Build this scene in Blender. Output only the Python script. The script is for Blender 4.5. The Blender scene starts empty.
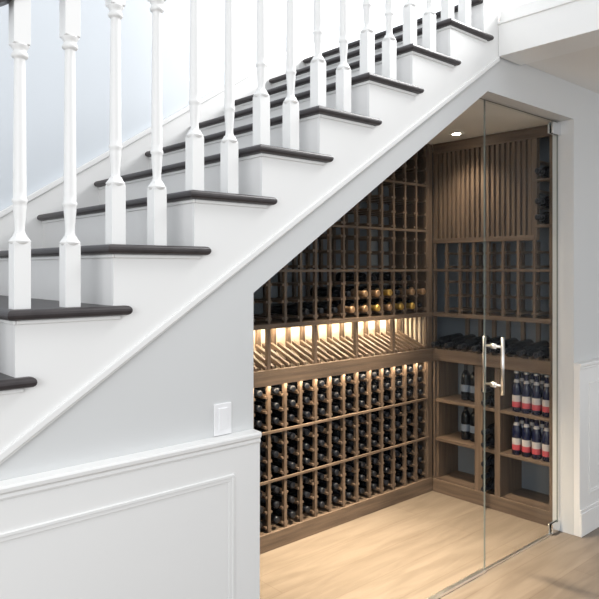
import bpy, bmesh, math, random
from mathutils import Vector, Matrix
random.seed(7)
C = bpy.context.scene.collection
S = bpy.context.scene
# ------------------------------------------------------------------ camera
TH = 48.156
cd = bpy.data.cameras.new('camera'); cam = bpy.data.objects.new('camera', cd); C.objects.link(cam)
cam.location = (0, -1.6637, 1.45); cam.rotation_euler = (math.radians(90), 0, math.radians(TH - 90))
cd.sensor_width = 36; cd.lens = 656.36 / 599 * 36; cd.shift_y = -(299.5 - 268.49) / 599; cd.clip_start = .05
S.camera = cam
# ------------------------------------------------------------------ exposure, world, lights
S.view_settings.view_transform = 'Standard'; S.view_settings.look = 'None'
S.view_settings.exposure = 0.0; S.view_settings.gamma = 1; S.view_settings.use_curve_mapping = False
w = bpy.data.worlds.new('world'); S.world = w; w.use_nodes = True
bg = w.node_tree.nodes['Background']; bg.inputs[0].default_value = (.955, .975, 1, 1); bg.inputs[1].default_value = 1.02
def area(name, loc, target, sx, sy, power, col=(1, 1, 1), spread=180):
    l = bpy.data.lights.new(name, 'AREA'); l.shape = 'RECTANGLE'; l.size = sx; l.size_y = sy; l.energy = power; l.color = col
    l.spread = math.radians(spread)
    o = bpy.data.objects.new(name, l); C.objects.link(o); o.location = loc
    o.rotation_euler = (Vector(target) - Vector(loc)).to_track_quat('-Z', 'Y').to_euler(); return o
area('upstairs_window_light', (4.6, -.9, 4.3), (1.6, .8, 2.4), 1.6, 1.6, 230, (1, 1, 1))
area('room_fill_light', (-3.2, -3.2, 2.2), (1.2, 0, .6), 2.2, 2.0, 85, (.96, .98, 1))  # unseen fill lamp, added to brighten risers and walls from the left

# ------------------------------------------------------------------ materials
def mat(name, col, rough=.5, metal=0, noise=0, nscale=8, spec=.5, stretch=(1, 1, 1), col2=None, coat=0):
    m = bpy.data.materials.new(name); m.use_nodes = True; nt = m.node_tree; p = nt.nodes['Principled BSDF']
    p.inputs['Base Color'].default_value = (*col, 1); p.inputs['Roughness'].default_value = rough
    p.inputs['Metallic'].default_value = metal; p.inputs['Specular IOR Level'].default_value = spec
    p.inputs['Coat Weight'].default_value = coat
    if col2 or noise:
        tc = nt.nodes.new('ShaderNodeTexCoord'); mp = nt.nodes.new('ShaderNodeMapping'); n = nt.nodes.new('ShaderNodeTexNoise')
        mp.inputs['Scale'].default_value = stretch; n.inputs['Scale'].default_value = nscale; n.inputs['Detail'].default_value = 6
        r = nt.nodes.new('ShaderNodeValToRGB'); r.color_ramp.elements[0].position = .3; r.color_ramp.elements[1].position = .7
        c2 = col2 or tuple(c * (1 - noise) for c in col)
        r.color_ramp.elements[0].color = (*c2, 1); r.color_ramp.elements[1].color = (*col, 1)
        nt.links.new(tc.outputs['Object'], mp.inputs[0]); nt.links.new(mp.outputs[0], n.inputs['Vector'])
        nt.links.new(n.outputs['Fac'], r.inputs[0]); nt.links.new(r.outputs[0], p.inputs['Base Color'])
    return m
WA, WB = (.175, .122, .088), (.082, .057, .042)
wood_z = mat('walnut_upright', WA, .45, col2=WB, nscale=3, stretch=(14, 14, 1))
wood_x = mat('walnut_lengthwise', WA, .45, col2=WB, nscale=3, stretch=(1, 14, 14))
wood_y = mat('walnut_crosswise', WA, .45, col2=WB, nscale=3, stretch=(14, 1, 14))
back_paint = mat('slate_paint', (.155, .178, .21), .7, noise=.08)
panel_mat = mat('oak_backing', (.74, .66, .54), .5, col2=(.68, .59, .47), nscale=3, stretch=(14, 14, 1))
white = mat('white_trim_paint', (.83, .83, .82), .4, noise=.01, nscale=3)
paint = mat('pale_wall_paint', (.655, .665, .665), .6, noise=.015, nscale=2)
stairpaint = mat('stairwell_wall_paint', (.64, .68, .72), .6, noise=.015, nscale=2)
riserp = mat('riser_paint', (.78, .775, .765), .45, noise=.01)
ceilp = mat('ceiling_paint', (.80, .79, .77), .7, noise=.01)
dark = mat('dark_stained_tread', (.045, .037, .038), .38, col2=(.028, .023, .024), nscale=4, stretch=(6, 1, 6))
steel = mat('brushed_steel', (.92, .90, .88), .3, 1, noise=.03)
chrome = mat('chrome', (.8, .82, .85), .15, 1, noise=.02)
glassbody = mat('dark_bottle_glass', (.006, .008, .012), .15, noise=.3, spec=.3)
bluebody = mat('blue_bottle_glass', (.008, .012, .045), .12, noise=.3, spec=.5)
cap_black = mat('black_capsule', (.012, .014, .02), .28, 0, spec=.25, noise=.1)
cap_gold = mat('gold_foil', (.72, .46, .12), .35, .7, noise=.1)
cap_copper = mat('copper_foil', (.42, .26, .15), .35, .6, noise=.1)
cap_silver = mat('silver_foil', (.55, .58, .62), .3, .7, noise=.1)
lab_w = mat('white_paper_label', (.46, .43, .43), .6, noise=.1)
lab_r = mat('red_paper_label', (.42, .05, .07), .5, noise=.1)
lab_b = mat('blue_paper_label', (.16, .2, .27), .5, noise=.1)
plastic = mat('white_plastic', (.86, .86, .87), .35, noise=.01)

def floor_mat(name, a, b, seam):
    m = bpy.data.materials.new(name); m.use_nodes = True; nt = m.node_tree; p = nt.nodes['Principled BSDF']; N = nt.nodes.new; L = nt.links.new
    tc = N('ShaderNodeTexCoord'); br = N('ShaderNodeTexBrick'); br.inputs['Scale'].default_value = 1
    br.inputs['Brick Width'].default_value = 1.9; br.inputs['Row Height'].default_value = .19; br.inputs['Mortar Size'].default_value = .0018
    br.inputs['Mortar Smooth'].default_value = .3; br.offset = .37
    br.inputs['Color1'].default_value = (*a, 1); br.inputs['Color2'].default_value = (*b, 1); br.inputs['Mortar'].default_value = (*seam, 1)
    L(tc.outputs['Object'], br.inputs['Vector'])
    mp = N('ShaderNodeMapping'); mp.inputs['Scale'].default_value = (1.2, 9, 1); n = N('ShaderNodeTexNoise'); n.inputs['Scale'].default_value = 2.2; n.inputs['Detail'].default_value = 8; n.inputs['Distortion'].default_value = .6
    L(tc.outputs['Object'], mp.inputs[0]); L(mp.outputs[0], n.inputs['Vector'])
    r = N('ShaderNodeValToRGB'); r.color_ramp.elements[0].position = .35; r.color_ramp.elements[0].color = (.72, .70, .68, 1); r.color_ramp.elements[1].position = .62; r.color_ramp.elements[1].color = (1, 1, 1, 1)
    L(n.outputs['Fac'], r.inputs[0])
    mx = N('ShaderNodeMix'); mx.data_type = 'RGBA'; mx.blend_type = 'MULTIPLY'; mx.inputs[0].default_value = .8
    L(br.outputs['Color'], mx.inputs[6]); L(r.outputs[0], mx.inputs[7]); L(mx.outputs[2], p.inputs['Base Color'])
    p.inputs['Roughness'].default_value = .38
    return m
floorm = floor_mat('oak_floor', (.225, .182, .145), (.202, .162, .128), (.17, .128, .095))
def glass_mat():
    m = bpy.data.materials.new('clear_glass'); m.use_nodes = True; nt = m.node_tree; nt.nodes.clear(); N = nt.nodes.new; L = nt.links.new
    o = N('ShaderNodeOutputMaterial'); mx = N('ShaderNodeMixShader'); t = N('ShaderNodeBsdfTransparent'); g = N('ShaderNodeBsdfGlossy'); f = N('ShaderNodeLayerWeight'); pw = N('ShaderNodeMath'); ml = N('ShaderNodeMath')
    tc = N('ShaderNodeTexCoord'); n = N('ShaderNodeTexNoise'); n.inputs['Scale'].default_value = .5
    r = N('ShaderNodeValToRGB'); r.color_ramp.elements[0].color = (.95, .965, .96, 1); r.color_ramp.elements[1].color = (.965, .975, .97, 1)
    L(tc.outputs['Object'], n.inputs['Vector']); L(n.outputs['Fac'], r.inputs[0]); L(r.outputs[0], t.inputs[0])
    g.inputs['Roughness'].default_value = 0; f.inputs[0].default_value = .5; pw.operation = 'POWER'; pw.inputs[1].default_value = 5; ml.operation = 'MULTIPLY_ADD'; ml.inputs[1].default_value = .2; ml.inputs[2].default_value = .0015; L(f.outputs['Facing'], pw.inputs[0]); L(pw.outputs[0], ml.inputs[0]); L(ml.outputs[0], mx.inputs[0]); L(t.outputs[0], mx.inputs[1]); L(g.outputs[0], mx.inputs[2]); L(mx.outputs[0], o.inputs[0])
    return m
glassm = glass_mat()
glass_edge = mat('glass_edge', (.22, .25, .24), .2, noise=.1)
def emit(name, col, s):
    m = bpy.data.materials.new(name); m.use_nodes = True; p = m.node_tree.nodes['Principled BSDF']
    p.inputs['Base Color'].default_value = (.8, .8, .8, 1); p.inputs['Emission Color'].default_value = (*col, 1); p.inputs['Emission Strength'].default_value = s; return m
led = emit('warm_led', (1, .80, .56), 14)
lampm = emit('downlight_lens', (1, .86, .66), 25)

# ------------------------------------------------------------------ mesh helpers
def tag(o, label=None, cat=None, group=None, kind=None):
    if label: o['label'] = label
    if cat: o['category'] = cat
    if group: o['group'] = group
    if kind: o['kind'] = kind
    return o
def empty(name, loc, label=None, cat=None, group=None, kind=None):
    o = bpy.data.objects.new(name, None); o.empty_display_size = .05; C.objects.link(o); o.location = loc
    return tag(o, label, cat, group, kind)
def origin(p):
    v = Vector((0, 0, 0))
    while p: v = v + Vector(p.location); p = p.parent
    return v
class MB:
    def __init__(s): s.bm = bmesh.new(); s.mi = 0
    def box(s, x0, x1, y0, y1, z0, z1):
        v = [s.bm.verts.new(c) for c in ((x0, y0, z0), (x1, y0, z0), (x1, y1, z0), (x0, y1, z0), (x0, y0, z1), (x1, y0, z1), (x1, y1, z1), (x0, y1, z1))]
        for f in ((3, 2, 1, 0), (4, 5, 6, 7), (0, 1, 5, 4), (1, 2, 6, 5), (2, 3, 7, 6), (3, 0, 4, 7)):
            s.bm.faces.new([v[i] for i in f]).material_index = s.mi
        return s
    def prism(s, pts, a, b, axis='y'):
        def P(p, t): return {'y': (p[0], t, p[1]), 'z': (p[0], p[1], t), 'x': (t, p[0], p[1])}[axis]
        A = [s.bm.verts.new(P(p, a)) for p in pts]; B = [s.bm.verts.new(P(p, b)) for p in pts]; n = len(pts)
        fs = [s.bm.faces.new(A), s.bm.faces.new(B[::-1])]
        for i in range(n): fs.append(s.bm.faces.new((A[i], B[i], B[(i + 1) % n], A[(i + 1) % n])))
        for f in fs: f.material_index = s.mi
        return s
    def lathe(s, prof, n=16, c=(0, 0), caps=True):
        rings = [[s.bm.verts.new((c[0] + r * math.cos(6.28318 * i / n), c[1] + r * math.sin(6.28318 * i / n), z)) for i in range(n)] for r, z in prof]
        for a, b in zip(rings, rings[1:]):
            for i in range(n):
                f = s.bm.faces.new((a[i], a[(i + 1) % n], b[(i + 1) % n], b[i])); f.smooth = True; f.material_index = s.mi
        if caps: s.bm.faces.new(rings[0][::-1]).material_index = s.mi; s.bm.faces.new(rings[-1]).material_index = s.mi
        return s
    def rod(s, a, b, r, n=12):
        a = Vector(a); b = Vector(b); q = (b - a).to_track_quat('Z', 'Y'); L = (b - a).length; R = []
        for z in (0, L): R.append([s.bm.verts.new(a + q @ Vector((r * math.cos(6.28318 * i / n), r * math.sin(6.28318 * i / n), z))) for i in range(n)])
        for i in range(n):
            f = s.bm.faces.new((R[0][i], R[0][(i + 1) % n], R[1][(i + 1) % n], R[1][i])); f.smooth = True
        s.bm.faces.new(R[0][::-1]); s.bm.faces.new(R[1]); return s
    def build(s, name, m, parent=None, bevel=0, local=False, seg=2):
        bmesh.ops.recalc_face_normals(s.bm, faces=s.bm.faces)
        if parent is not None and not local: bmesh.ops.translate(s.bm, verts=s.bm.verts, vec=-origin(parent))
        me = bpy.data.meshes.new(name); s.bm.to_mesh(me); s.bm.free()
        for mm in (m if isinstance(m, (list, tuple)) else [m]): me.materials.append(mm)
        o = bpy.data.objects.new(name, me); C.objects.link(o)
        if parent is not None: o.parent = parent
        if bevel:
            b = o.modifiers.new('bevel', 'BEVEL'); b.width = bevel; b.segments = seg; b.limit_method = 'ANGLE'; b.angle_limit = math.radians(40)
        return o
def struct(mb, name, m, label=None, cat=None, bevel=0):
    return tag(mb.build(name, m, bevel=bevel), label, cat, None, 'structure')

# ------------------------------------------------------------------ dimensions
XJL, XJR, ZO = 1.292, 3.49, 2.262           # opening
SL = .6573                                 # slope of opening
def soff(x): return min(ZO, 1.372 + SL * (x - XJL))
XS = XJL + (ZO - 1.372) / SL
WT = .12; YB = 1.285; XE = 3.76; LR = 3.508; W = .955; CEIL = 2.455
RUN, RISE, X0, Z0, SW = .2558, .1657, .2694, 1.1738, 1.2008
def cx_(k): return X0 + RUN * k
def tz(k): return Z0 + RISE * k + .010      # tread top
TT = .026
def sline(x): return .990 + .6465 * (x - .518)   # stringer lower edge
KB, KT = -6, 9
XF = 2.715                                  # fascia plane

# ------------------------------------------------------------------ setting
struct(MB().box(-4, 6, -5, YB + .2, -.1, 0), 'floor', floorm, 'wide plank oak floor running into the wine room', 'floor')
# wall under the stair with the opening
g = .10
pts = [(-.99 - .0, 0), (XJL, 0), (XJL, 1.372), (XS, ZO), (XJR, ZO), (XJR, 0), (6, 0), (6, CEIL), (XF + .0, CEIL), (XF, sline(XF) + .06), (-.99, .07)]
wf = struct(MB().prism(pts, 0, WT), 'wall_front', paint, 'pale painted wall under the stair with a slanted opening', 'wall')
# closet shell
struct(MB().prism([(-2, 0), (XJL - .04, 0), (XJL - .04, soff(XJL - .04) + .05), (XS, ZO + .05), (XE + .1, ZO + .05), (XE + .1, 0), (6, 0), (6, 5.2), (-2, 5.2)], SW, YB + .12), 'wall_back', stairpaint, 'pale wall rising behind the staircase', 'wall')
struct(MB().prism([(XJL - .04, .0), (XE, 0), (XE, ZO), (XS, ZO), (XJL - .04, soff(XJL - .04))], YB - .012, YB), 'wall_wine_back', back_paint, 'slate painted wall behind the long wine rack', 'wall')
struct(MB().box(XE, XE + .1, WT, YB, 0, ZO), 'wall_right', back_paint, 'slate painted end wall of the wine room', 'wall')
struct(MB().box(XJL - .14, XJL - .04, WT, YB - .012, 0, soff(XJL - .04)), 'wall_left', paint, 'pale end wall inside the wine room', 'wall')
struct(MB().prism([(XJL - .14, soff(XJL - .14)), (XS, ZO), (XE + .1, ZO), (XE + .1, ZO + .05), (XS - .02, ZO + .05), (XJL - .14, soff(XJL - .14) + .06)], WT, YB), 'ceiling_wine_room', ceilp, 'sloping then flat pale ceiling of the wine room', 'ceiling')
# hall ceiling on the right and the floor edge of the upper storey
struct(MB().box(XF + .2, 6, -4, 0, CEIL, CEIL + .06), 'ceiling', ceilp, 'pale hall ceiling right of the stairwell', 'ceiling')
fb = MB().box(XF, XF + .2, -4, -.012, 2.432, 2.585).box(XF + .012, XF + .2, -4, -.012, 2.585, tz(9) - .03).box(XF - .008, XF + .03, -4, -.012, 2.578, 2.59)
struct(fb, 'trim_1', white, 'white boxed edge of the upper floor beside the stair top', 'trim', .002)
struct(MB().box(XF + .2, 6, -4, SW, 2.53, tz(9) - .026).box(XF-.0, XF + .2, 0.03, SW, 2.53, tz(9) - .026), 'floor_upper', floorm, 'floor of the upper storey', 'floor')
# chair rails, wainscot and baseboards
def wains(x0, x1, nm, side):
    mb = MB().box(x0, x1, -.034, 0, 0, .90)
    w_ = mb.build('trim_' + nm, white, bevel=.002); tag(w_, 'white panelled wainscot on the wall %s of the opening' % side, 'trim', None, 'structure')
    rail = MB().prism([(0, .898), (-.036, .900), (-.038, .906), (-.037, .914), (-.042, .920), (-.043, .929), (-.040, .935), (0, .937)], x0, x1, 'x')
    rail.build('chair_rail', white, w_, .001)
    base = MB().box(x0, x1, -.044, -.033, 0, .125).box(x0, x1, -.040, -.033, .125, .145)
    base.build('baseboard', white, w_, .003)
    return w_
wl = wains(-1.1, XJL, '2', 'left')
def frame(mbn, x0, x1, z0, z1, parent):
    mb = MB(); t = .02
    for (a, b, c, d) in ((x0, x1, z1 - t, z1), (x0, x1, z0, z0 + t), (x0, x0 + t, z0 + t, z1 - t), (x1 - t, x1, z0 + t, z1 - t)): mb.box(a, b, -.0370, -.033, c, d)
    for (a, b, c, d) in ((x0, x1, z1 - t * .45, z1), (x0, x1, z0, z0 + t * .45), (x0, x0 + t * .45, z0 + .01, z1 - .01), (x1 - t * .45, x1, z0 + .01, z1 - .01)): mb.box(a, b, -.0392, -.0365, c, d)
    return mb.build('panel_moulding', white, parent, .0015)
frame(0, .02, 1.19, .21, .822, wl); frame(0, -1.0, -.1, .21, .822, wl)
wr = wains(XJR, 6, '3', 'right')
frame(0, XJR + .11, 4.6, .21, .822, wr); frame(0, 4.75, 5.9, .21, .822, wr)

# ------------------------------------------------------------------ staircase
st = empty('staircase', (cx_(KB), 0, 0), 'white staircase with dark wooden treads climbing to the right', 'staircase')
saw = [(cx_(KB) + .025, 0)]
for k in range(KB, KT):
    saw += [(cx_(k) + .025, tz(k) - TT), (cx_(k + 1) + .025, tz(k) - TT)]
saw += [(XF, saw[-1][1])]
for i in range(1): saw[-1] = (cx_(KT) + .025, tz(KT - 1) - TT)
top = [(cx_(KT) + .025, tz(KT) - .0), (XF, tz(KT) - .0), (XF, sline(XF))]
low = [(-.99, 0)]
pl = []
for p in saw + top + low:
    if not pl or (abs(p[0] - pl[-1][0]) + abs(p[1] - pl[-1][1]) > 1e-5): pl.append(p)
MB().prism(pl, -.012, 0.0).build('stringer', white, st)
bead = MB().prism([(-.98, sline(-.98)), (-.98, sline(-.98) + .022), (XF, sline(XF) + .022), (XF, sline(XF))], -.021, -.001)
bead.build('stringer_bead', white, st, .003)
MB().prism([(-.99, .03)] + [(cx_(KB) + .1, .03)] + [(XF, sline(XF) + .15), (XF, sline(XF) + .05)], 0.0, .03).build('carriage', white, st) if False else None
for k in range(KB, KT + 1):
    c = cx_(k); z1 = tz(k); z0 = z1 - TT
    mb = MB()
    if k < KT: plan = [(c, -.035), (c + .326, -.035), (c + .326, -.012), (c + RUN + .025, -.012), (c + RUN + .025, SW - .022), (c, SW - .022)]
    else: plan = [(c, -.010), (XF - .01, -.010), (XF - .01, SW - .022), (c, SW - .022)]
    mb.prism(plan, z0, z1, 'z')
    ed = [e for e in mb.bm.edges if abs(e.verts[0].co.z - e.verts[1].co.z) < 1e-6 and not (e.verts[0].co.x > c + RUN + .02 and e.verts[1].co.x > c + RUN + .02 and e.verts[0].co.y >= -.013 and e.verts[1].co.y >= -.013)]
    bmesh.ops.bevel(mb.bm, geom=ed, offset=.0125, segments=4, profile=.5, affect='EDGES')
    for f in mb.bm.faces: f.smooth = False
    t = mb.build('tread', dark, st)
    # small cove under the nosing, along riser and side
    if k < KT: MB().box(c + .019, c + .026, -.018, SW - .022, z0 - .011, z0).box(c + .026, c + (.30 if k < KT else .1), -.018, -.012, z0 - .011, z0).build('cove_moulding', white, t, .003)
    zb = tz(k - 1) if k > KB else 0
    MB().box(c + .025, c + .04, 0, SW - .02, zb - .0, z0).build('riser', riserp, st)
# skirt board on the far wall
def nose(x): return Z0 + RISE / RUN * (x - X0)
sk = [(-1.4, 0), (-1.0, 0.0), (2.72, nose(2.72) - .25), (2.72, nose(2.60) + .109), (2.60, nose(2.60) + .109), (-1.4, nose(-1.4) + .109)]
MB().prism(sk, SW - .02, SW).prism([(-1.4, nose(-1.4) + .085), (2.6, nose(2.6) + .085), (2.6, nose(2.6) + .112), (-1.4, nose(-1.4) + .112)], SW - .032, SW - .018).build('skirt_board', white, st, .003)
struct(MB().box(2.73, 6, SW - .02, SW, tz(9), tz(9) + .14), 'baseboard_upper', white)

# balustrade: one thing, each baluster a part
bl = empty('stair_balustrade', (cx_(KB), .018, 0), 'row of white turned balusters under a dark handrail on the stair edge', 'balustrade')
def baluster_mesh(turn, topl):
    mb = MB(); h = .0203; sq = .162
    mb.box(-h, h, -h, h, 0, sq)
    # chamfer from square to round
    mb.prism([(-h, -h), (h, -h), (h, h), (-h, h)], sq, sq + .001, 'z')
    pr = [(.0285, sq - .002), (.027, sq + .006), (.021, sq + .014), (.0140, sq + .022), (.0120, sq + .034), (.0125, sq + .048), (.0145, sq + .072), (.0160, sq + .092), (.0160, sq + .100),
          (.0185, sq + .104), (.0185, sq + .110), (.0160, sq + .114), (.0162, sq + .130)]
    zt = sq + .014 + turn
    pr += [(.0135, zt - .055), (.0130, zt - .035), (.019, zt - .031), (.0205, zt - .026), (.0185, zt - .02), (.0155, zt - .016), (.018, zt - .010), (.0235, zt - .002), (.0285, zt + .002)]
    # clip pommels to the square block by building a lathe whose ends sink into it
    pr[0] = (.0205, sq - .002); pr[-1] = (.0205, zt + .002)
    mb.lathe(pr, 16)
    # sloped shoulders of the blocks
    v = [mb.bm.verts.new((a * h, b * h, sq)) for a, b in ((-1, -1), (1, -1), (1, 1), (-1, 1))] + [mb.bm.verts.new((a * .012, b * .012, sq + .024)) for a, b in ((-1, -1), (1, -1), (1, 1), (-1, 1))]
    for i in range(4): mb.bm.faces.new((v[i], v[(i + 1) % 4], v[4 + (i + 1) % 4], v[4 + i]))
    mb.bm.faces.new(v[4:])
    mb.box(-h, h, -h, h, zt, topl)
    return mb
RB = .768   # rail underside above tread at first baluster
def rail_z(x): return tz(1) + RB + RISE / RUN * (x - (cx_(1) + .036))
meshes = {}
for j in (0, 1):
    o = baluster_mesh((.480, .530)[j], rail_z(cx_(1) + .036 + j * .1279) - tz(1) + .005).build('baluster', white, bl, local=True)
    b = o.modifiers.new('b', 'BEVEL'); b.width = .0015; b.segments = 1; b.limit_method = 'ANGLE'; b.angle_limit = math.radians(50)
    meshes[j] = o
first = True
for k in range(KB, KT):
    for j in (0, 1):
        o = meshes[j]
        if k > KB: o = o.copy(); C.objects.link(o); o.parent = bl
        o.location = (cx_(k) + .046 + j * .1279 - bl.location.x, 0, tz(k))
xa, xb = cx_(KB), cx_(KT)
hr = MB(); prof = [(-.030, 0), (-.034, .012), (-.028, .024), (-.034, .040), (-.030, .056), (-.015, .066), (.015, .066), (.030, .056), (.034, .040), (.028, .024), (.034, .012), (.030, 0)]
A = [hr.bm.verts.new((xa, .018 + p[0], rail_z(xa) + p[1] * 1.15)) for p in prof]; B = [hr.bm.verts.new((xb, .018 + p[0], rail_z(xb) + p[1] * 1.15)) for p in prof]
hr.bm.faces.new(A); hr.bm.faces.new(B[::-1])
for i in range(len(prof)): hr.bm.faces.new((A[i], A[(i + 1) % 12], B[(i + 1) % 12], B[i]))
hr.build('handrail', dark, bl)
MB().box(xb + .03, xb + .13, -.0125, .088, tz(9) - .03, 3.75).box(xb + .02, xb + .14, -.022, .098, 3.75, 3.78).build('newel_post', white, bl, .003)

# ------------------------------------------------------------------ glass front
YG = .087
XD = 2.757
fx = empty('window_1', ((XJL + XD) / 2, YG, 0), 'fixed clear glass panel with a slanted top, left of the glass door', 'glass panel', None, 'structure')
def gl(x0, x1): 
    zt = lambda x: soff(x) - .004
    p = [(x0, .006), (x1, .006), (x1, zt(x1))]
    if x0 < XS < x1: p.append((XS, zt(XS)))
    p.append((x0, zt(x0))); return p
def pane(x0, x1, name, parent):
    mb = MB().prism(gl(x0, x1), YG - .004, YG + .004)
    for f in mb.bm.faces:
        if abs(f.normal.y) < .5: f.material_index = 1
    bmesh.ops.recalc_face_normals(mb.bm, faces=mb.bm.faces)
    for f in mb.bm.faces: f.material_index = 0 if abs(f.normal.y) > .5 else 1
    return mb.build(name, [glassm, glass_edge], parent)
pane(XJL, XD - .001, 'glass_pane', fx)
MB().box(XJL, XD - .002, YG - .012, YG + .012, 0, .012).build('floor_channel', steel, fx, .001)
dr = empty('door_1', (XJR, YG, 0), 'frameless clear glass door with a tall steel bar handle', 'glass door', None, 'structure')
pane(XD + .001, XJR - .012, 'glass_pane', dr)
MB().box(XD + .002, XJR - .012, YG - .007, YG + .007, .002, .009).build('door_sweep', steel, dr)
hx = 2.834
MB().rod((hx, YG - .05, .841), (hx, YG - .05, 1.118), .0085).rod((hx, YG + .05, .841), (hx, YG + .05, 1.118), .0085).rod((hx, YG - .05, .885), (hx, YG + .05, .885), .006).rod((hx, YG - .05, 1.072), (hx, YG + .05, 1.072), .006).rod((hx, YG - .012, .885), (hx, YG + .012, .885), .013).rod((hx, YG - .012, 1.072), (hx, YG + .012, 1.072), .013).build('bar_handle', steel, dr)
for z in ((2.185, 2.25), (.005, .06)):
    MB().box(3.40, XJR - .0, YG - .016, YG - .005, z[0], z[1]).box(3.40, XJR - .0, YG + .005, YG + .016, z[0], z[1]).box(XJR - .012, XJR, YG - .006, YG + .006, z[0], z[1]).build('hinge_patch', chrome, dr, .002)

# ------------------------------------------------------------------ back wine rack
DP = .1099; DX = [2.1375 + DP * (i - 7) for i in range(20)]       # dividers; index 19 = 3.456
YR = YB - .014                     # rear of racks
PW = .009                          # half post width
YD = W + .245; ZR = [.09, .352, .605]             # bay bottoms (lower)
ZU = [1.165, 1.437, 1.689, 1.983]
RG = .022; RP = .078
def rungs(base, top, n=3):
    return [base + .009 + RG + RP * i for i in range(n) if base + .009 + RG + RP * i < top - .02]
def rung_levels(lower):
    out = []
    if lower:
        for z in ZR: out += rungs(z, 9)
    else:
        for z in ZU: out += [z + .03 + .088 * i for i in range(3)]
    return out
br_ = empty('wine_rack', (DX[0], W, 0), 'long walnut wine rack on the back wall with a lit display row', 'wine rack')
def divider_low(x):
    mb = MB(); mb.box(x - PW, x + PW, W, W + .02, ZR[0], .85).box(x - PW, x + PW, YR - .02, YR, ZR[0], .86)
    for z in rung_levels(True): mb.box(x - .021, x + .021, W + .004, YR, z - .012, z)
    return mb.build('lower_divider', wood_z, br_)
def divider_up(x):
    top = soff(x - PW) - .006
    mb = MB(); mb.box(x - .0075, x + .0075, W, W + .02, 1.165, top).box(x - PW, x + PW, YR - .02, YR, 1.165, top)
    for z in rung_levels(False):
        if z < top: mb.box(x - .02, x + .02, W + .004, YR, z - .013, z)
    return mb.build('upper_divider', wood_z, br_)
for x in DX: divider_low(x); divider_up(x)
XL, XR_ = DX[0] - .012, LR
for z in ZR[1:]: MB().box(XL, XR_ - .035, W - .006, W + .006, z - .006, z + .008).build('rail', wood_x, br_, .0015)
for z in ZU[1:]:
    xs = max(XL, XJL + (z + .03 - 1.372) / SL)
    MB().box(xs, XR_ - .035, W - .006, W + .006, z - .006, z + .008).build('rail', wood_x, br_, .0015)
MB().box(XL, XR_, W - .008, W + .012, 0, ZR[0]).build('base_board', wood_x, br_, .003)
MB().box(XL, XR_, W + .012, YR, ZR[0] - .02, ZR[0]).build('base_shelf', wood_x, br_)
MB().box(XL, XR_, W - .022, W + .012, .85, .93).build('display_ledge', wood_x, br_, .003)
MB().box(XL, XR_, W + .012, YR, .862, .874).build('ledge_shelf', wood_x, br_)
MB().box(XL, XR_, W - .016, YR, 1.14, 1.165).build('shelf', wood_x, br_, .002)
MB().box(LR - .05, LR - .001, W - .004, W + .03, ZR[0], ZO - .006).build('corner_stile', wood_z, br_, .002)
MB().box(XL, XR_ - .006, YD, YD + .008, .874, 1.14).build('backing_panel', panel_mat, br_)
for i in range(len(DX)):
    x = DX[i]
    MB().box(x - .012, x + .012, YD - .022, YD - .001, .874, 1.14).build('display_upright', wood_z, br_)
    if i % 3 == 1: MB().box(x - .010, x + .010, W + .002, W + .024, .93, 1.14).build('display_post', wood_z, br_)
    for dx in (-.025, .025) if i < 19 else (-.025,):
        MB().prism([(W - .004, .925), (W - .004, .945), (YD - .025, 1.035), (YD - .025, 1.015)], x + dx - .008, x + dx + .008, 'x').build('display_slat', wood_y, br_)
MB().box(XL + .02, LR - .05, YD - .042, YD - .03, 1.128, 1.139).build('light_strip', led, br_)
MB().box(XL + .02, LR - .05, W + .013, W + .024, .853, .861).build('light_strip', led, br_)
def strip(name, loc, tgt, length, power, par):
    o = area(name, loc, tgt, length, .012, power, (1, .78, .53)); return o
strip('display_strip_light', ((XL + LR) / 2, YD - .05, 1.125), ((XL + LR) / 2, YD - .03, .9), 2.0, 8, br_)
strip('ledge_strip_light', ((XL + LR) / 2, W - .013, .847), ((XL + LR) / 2, W + .03, .5), 2.0, 9, br_)

MB().box(LR - .006, LR + .006, W + .03, YR, ZR[0], ZO - .006).build('end_panel', wood_z, br_)
for i in range(6):
    y = W + .055 + i * .038
    MB().box(LR - .016, LR - .0065, y - .008, y + .008, .93, 1.138).build('end_slat', panel_mat, br_)

# ------------------------------------------------------------------ end wine rack
er = empty('wine_rack', (LR, .5, 0), 'walnut wine rack on the end wall with slatted panel, cubbies and display row', 'wine rack')
XB = XE - .004; DY = [.140 + .1005 * i for i in range(9)]
Y0, Y1 = .128, W - .01
bl0 = .085
def yrail(z0, z1, name, y0=Y0, y1=Y1, x0=LR - .005, depth=.02, m=wood_y): return MB().box(x0, x0 + depth, y0, y1, z0, z1).build(name, m, er, .0015)
yrail(0, bl0, 'base_board', depth=.025)
MB().box(LR + .01, XB, Y0, Y1, bl0 - .018, bl0).build('base_shelf', wood_y, er)
yrail(.858, .93, 'display_ledge', x0=LR - .02, depth=.04)
MB().box(LR + .01, XB, Y0, Y1, .85, .862).build('ledge_shelf', wood_y, er)
MB().box(LR - .012, XB, Y0, Y1, 1.14, 1.165).build('shelf', wood_y, er, .002)
yrail(1.43, 1.445, 'rail'); yrail(1.683, 1.70, 'rail', y1=.245)
yrail(1.945, 1.96, 'rail', y1=.245)
yrail(1.612, 1.642, 'panel_rail', y0=.235); yrail(2.195, ZO - .004, 'fascia', depth=.03)
MB().box(LR, LR + .03, .905 + .03, Y1, bl0, 2.195).build('corner_stile', wood_z, er, .002)
MB().box(LR - .002, LR + .03, Y0, .148, bl0, 2.195).build('end_stile', wood_z, er, .002)
MB().box(LR - .002, LR + .03, .222, .256, 1.612, 2.195).build('panel_stile', wood_z, er, .002)
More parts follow.
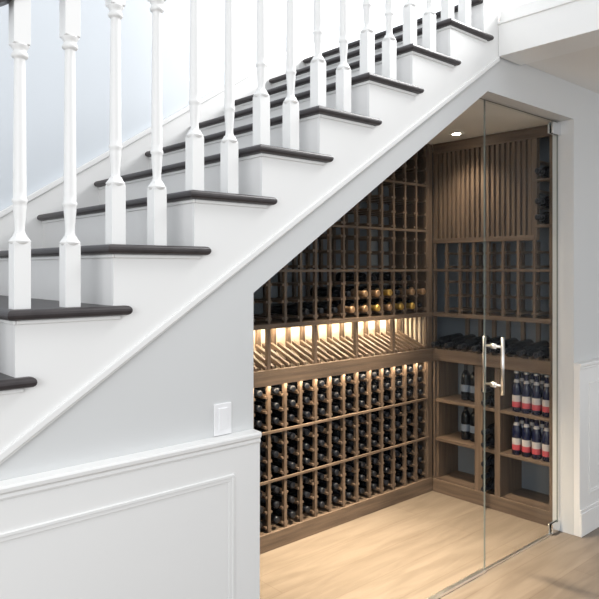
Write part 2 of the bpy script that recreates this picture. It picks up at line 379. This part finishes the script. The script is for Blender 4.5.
# slatted panel
MB().box(LR + .022, LR + .03, .25, Y1, 1.63, 2.2).build('panel_backing', wood_z, er)
ns = 20
for i in range(ns):
    y = .268 + (.925 - .268) * i / (ns - 1)
    MB().box(LR, LR + .022, y - .009, y + .009, 1.642, 2.195).build('panel_slat', wood_z, er, .001)
# rack dividers above the shelf
for i, y in enumerate(DY[1:-1]):
    top = 1.612 if y > .3 else 2.19
    mb = MB().box(LR, LR + .02, y - .008, y + .008, 1.165, top).box(XB - .02, XB, y - .008, y + .008, 1.165, top)
    for z in [1.195 + .088 * q for q in range(3)] + [1.467 + .085 * q for q in range(2)] + ([1.72, 1.81, 1.90, 1.98, 2.07] if top > 2 else []):
        mb.box(LR + .004, XB, y - .019, y + .019, z - .013, z)
    mb.build('upper_divider', wood_z, er)
for i, y in enumerate(DY[1:-1]):
    MB().box(XB - .02, XB, y - .012, y + .012, .862, 1.14).build('display_upright', wood_z, er)
for i in range(8):
    y = (DY[i] + DY[i + 1]) / 2
    for d in (-.026, .026):
        MB().prism([(LR - .004, .925), (LR - .004, .940), (XB - .02, .955), (XB - .02, .94)], y + d - .007, y + d + .007, 'y').build('display_slat', wood_x, er)
# cubbies
for y0, y1, nm in ((.578, .634, 'cubby_stile'), (.458, .495, 'cubby_stile')):
    MB().box(LR, LR + .02, y0, y1, bl0, .852).build(nm, wood_z, er, .0015)
    MB().box(LR + .02, XB, (y0 if nm else y0) + .02 if y0 > .5 else y0, (y1) if y0 > .5 else y1 - .02, bl0, .852).build('cubby_side', wood_z, er)
MB().box(LR + .03, XB, .925, Y1, bl0, .852).build('cubby_side', wood_z, er)
MB().box(LR + .03, XB, Y0, .14, bl0, .852).build('cubby_side', wood_z, er)
for z in (.345, .598):
    MB().box(LR + .002, XB, .634, .93, z - .012, z + .006).build('cubby_shelf', wood_y, er, .0015)
    MB().box(LR + .002, XB, .148, .458, z - .012, z + .006).build('cubby_shelf', wood_y, er, .0015)
    MB().box(LR + .002, XB, .495, .578, z - .012, z + .006).build('cubby_shelf', wood_y, er, .0015)

# ------------------------------------------------------------------ bottles
def bottle(name, kind, capm, bodym, labels=()):
    t = empty(name, (0, 0, 0))
    if kind == 'wine':
        R = .0370; prof = [(.030, 0), (R - .001, .003), (R, .010), (R, .185), (.034, .203), (.024, .222), (.0155, .236), (.0145, .25), (.0145, .285), (.0155, .286), (.0155, .296), (.013, .298)]
        cap = [(.0160, .238), (.0157, .255), (.0157, .284), (.0168, .286), (.0168, .299), (.011, .3015)]
    elif kind == 'champagne':
        R = .0375; prof = [(.030, 0), (R, .006), (R, .14), (.034, .175), (.026, .21), (.019, .235), (.0155, .255), (.015, .285), (.0175, .29), (.0175, .30)]
        cap = [(.0275, .205), (.0205, .232), (.0170, .255), (.0165, .28), (.0200, .288), (.0205, .306), (.015, .312)]
    else:
        R = .0260; prof = [(.022, 0), (R, .004), (R, .135), (.0245, .150), (.018, .172), (.0130, .190), (.012, .228), (.0135, .230), (.0135, .236)]
        cap = [(.0145, .226), (.0145, .236), (.012, .240)]
    MB().lathe(prof, 18).build('bottle_body', bodym, t, local=True)
    MB().lathe(cap, 18).build('capsule' if kind != 'beer' else 'bottle_cap', capm, t, local=True)
    for nm, z0, z1, r, m in labels:
        MB().lathe([(r if not isinstance(r, tuple) else r[0], z0), (r if not isinstance(r, tuple) else r[1], z1)], 18, caps=False).build(nm, m, t, local=True)
    return t
def dup(r):
    c = r.copy(); C.objects.link(c)
    for ch in list(r.children):
        d = ch.copy(); C.objects.link(d); d.parent = c
    return c
used = set()
def place(proto, loc, rot, label, cat, group):
    o = proto if proto.name not in used else dup(proto)
    used.add(o.name)
    o.location = loc; o.rotation_euler = rot
    return tag(o, label, cat, group)
b_dark = bottle('wine_bottle', 'wine', cap_black, glassbody)
b_gold = bottle('champagne_bottle', 'champagne', cap_gold, glassbody)
b_copp = bottle('champagne_bottle', 'champagne', cap_copper, glassbody)
b_beer = bottle('beer_bottle', 'beer', cap_silver, bluebody, [('neck_label', .172, .190, (.0185, .0135), lab_w), ('body_label', .060, .098, .0264, lab_w), ('lower_label', .028, .060, .0264, lab_r)])
b_tall = bottle('standing_wine_bottle', 'wine', cap_black, glassbody, [('bottle_label', .07, .125, .0374, lab_b)])
ORD = ['first', 'second', 'third', 'fourth', 'fifth', 'sixth', 'seventh', 'eighth', 'ninth', 'tenth', 'eleventh', 'twelfth', 'thirteenth', 'fourteenth']
bays = ['bottom bay', 'middle bay', 'top bay']; rows = ['lowest row', 'middle row', 'upper row']
PI = math.pi
def neck_out_back(x, z, j=0, L=.30):      # axis towards -y
    return (x, YR - .004 - 0 + .0 - j, z), (PI / 2, random.uniform(0, 6), 0)
for bi, zb in enumerate(ZR):
    for ri, z in enumerate(rungs(zb, 9)):
        for ci in range(12 + 1):
            i = 18 - ci
            if i < 6: continue
            x = (DX[i] + DX[i + 1]) / 2
            loc, rot = neck_out_back(x, z + .019, random.uniform(0, .012))
            place(b_dark, loc, rot, 'dark wine bottle under the lit ledge, %s, %s, %s column from corner' % (bays[bi], rows[ri], ORD[ci]), 'wine bottle', 'dark bottles under the lit display ledge')
# bottles over the lit display
up = {(11, 0): 'd', (12, 0): 'c', (13, 0): 'c', (14, 0): 'g', (15, 0): 'c', (16, 0): 'g', (17, 0): 'g', (18, 0): 'd', (10, 0): 'd', (9, 0): 'd',
      (13, 1): 'c', (14, 1): 'c', (15, 1): 'g', (17, 1): 'c', (18, 1): 'c', (12, 1): 'd', (16, 1): 'd', (14, 2): 'd', (17, 2): 'd'}
for (i, r), kd in up.items():
    x = (DX[i] + DX[i + 1]) / 2; z = 1.195 + .088 * r + .019
    pr, nm = {'d': (b_dark, 'dark wine bottle'), 'c': (b_copp, 'copper-capped bottle'), 'g': (b_gold, 'gold-capped bottle')}[kd]
    place(pr, (x, YR - .004 - (.02 if kd != 'd' else 0), z), (PI / 2, 0, 0), '%s above the lit display, %s, %s column from the corner' % (nm, rows[r], ORD[18 - i]), 'wine bottle', 'bottles above the lit display row')
# bottles lying on the end rack display row
for i in range(8):
    y = (DY[i] + DY[i + 1]) / 2
    a = math.atan2(.015, XB - .02 - LR)
    place(b_dark, (XB - .024, y, .952 + .032), (0, -PI / 2 - a, 0), 'dark bottle lying on the end rack display row, %s from the corner' % ORD[7 - i], 'wine bottle', 'bottles on the end display row')
# narrow column between the cubbies
for bi, (zb, n) in enumerate(((bl0, 3), (.351, 2), (.604, 2))):
    for q in range(n):
        place(b_dark, (XB - .006, .5365, zb + .0375 + q * .0755), (0, -PI / 2, 0), 'dark bottle in narrow column between the cubbies, %s, %s from below' % (bays[bi], ORD[q]), 'wine bottle', 'bottles stacked between the cubbies')
# upper right column of the end rack
for q, z in enumerate((1.72, 1.81, 1.98)):
    place(b_dark, (XB - .006, .19, z + .019 - .0005), (0, -PI / 2, 0), 'dark bottle in the column right of the slatted panel, %s from below' % ORD[q], 'wine bottle', 'bottles beside the slatted panel')
# blue bottles
for sh, z in ((0, .604), (1, .351)):
    for d in (0, 1):
        for q in range(4):
            y = .186 + .063 * q
            place(b_beer, (LR + .045 + d * .065, y, z + .0005), (0, 0, random.uniform(0, 6)), 'blue bottle with red label on %s right cubby shelf, %s row, %s from right' % (('upper', 'lower')[sh], ('front', 'rear')[d], ORD[q]), 'beer bottle', 'blue beer bottles in the right cubbies')
# standing dark bottles in the left cubbies
for sh, z in ((0, .604), (1, .351)):
    for q, y in enumerate((.705, .77)):
        o = place(b_tall, (LR + .11, y, z + .0005), (0, 0, 0), 'dark bottle with blue label on the %s left cubby shelf, %s' % (('upper', 'lower')[sh], ('nearest the stile', 'farther from the stile')[q]), 'wine bottle', 'standing bottles in the left cubbies')
        o.scale = (.8, .8, .8)

# ------------------------------------------------------------------ small things
sw = empty('light_switch', (1.168, 0, .93), 'white rocker light switch plate on the pale wall above the chair rail', 'light switch')
MB().box(1.138, 1.202, -.006, 0, .939, 1.036).build('switch_plate', plastic, sw, .002)
MB().box(1.152, 1.185, -.010, -.005, .957, 1.022).build('rocker', plastic, sw, .0015)
dl = empty('recessed_light', (3.325, .639, ZO), 'small round downlight in the wine room ceiling, nearest the end wall', 'ceiling light')
MB().lathe([(.045, ZO - .006), (.047, ZO - .002), (.047, ZO - .0005)], 24, (3.325, .639)).build('trim_ring', white, dl)
MB().lathe([(.024, ZO - .009), (.024, ZO - .006)], 24, (3.325, .639)).build('lens', lampm, dl)
for i, (x, y, p) in enumerate(((3.325, .639, 12), (2.75, .5, 205), (2.2, .5, 165))):
    l = bpy.data.lights.new('downlight', 'SPOT'); l.energy = p * 2.2; l.spot_size = math.radians(115 if i == 0 else 62); l.spot_blend = .9; l.color = (1, .83, .62); l.shadow_soft_size = .05
    o = bpy.data.objects.new('downlight', l); C.objects.link(o); o.location = (x, y, min(ZO, soff(x)) - .03)
    if i:
        zc = soff(x) if x < XS else ZO
        d2 = empty('recessed_light', (x, y, zc), 'small round downlight in the wine room ceiling, %s from the end wall' % ('second' if i == 1 else 'third'), 'ceiling light')
        if x >= XS:
            MB().lathe([(.045, ZO - .006), (.047, ZO - .002), (.047, ZO - .0005)], 24, (x, y)).build('trim_ring', white, d2); MB().lathe([(.024, ZO - .009), (.024, ZO - .006)], 24, (x, y)).build('lens', lampm, d2)
        else:
            MB().lathe([(.045, zc - .034), (.047, zc - .03), (.047, zc + .0)], 24, (x, y)).build('trim_ring', white, d2); MB().lathe([(.034, zc - .037), (.034, zc - .034)], 24, (x, y)).build('lens', lampm, d2)
            o.location.z = zc - .06
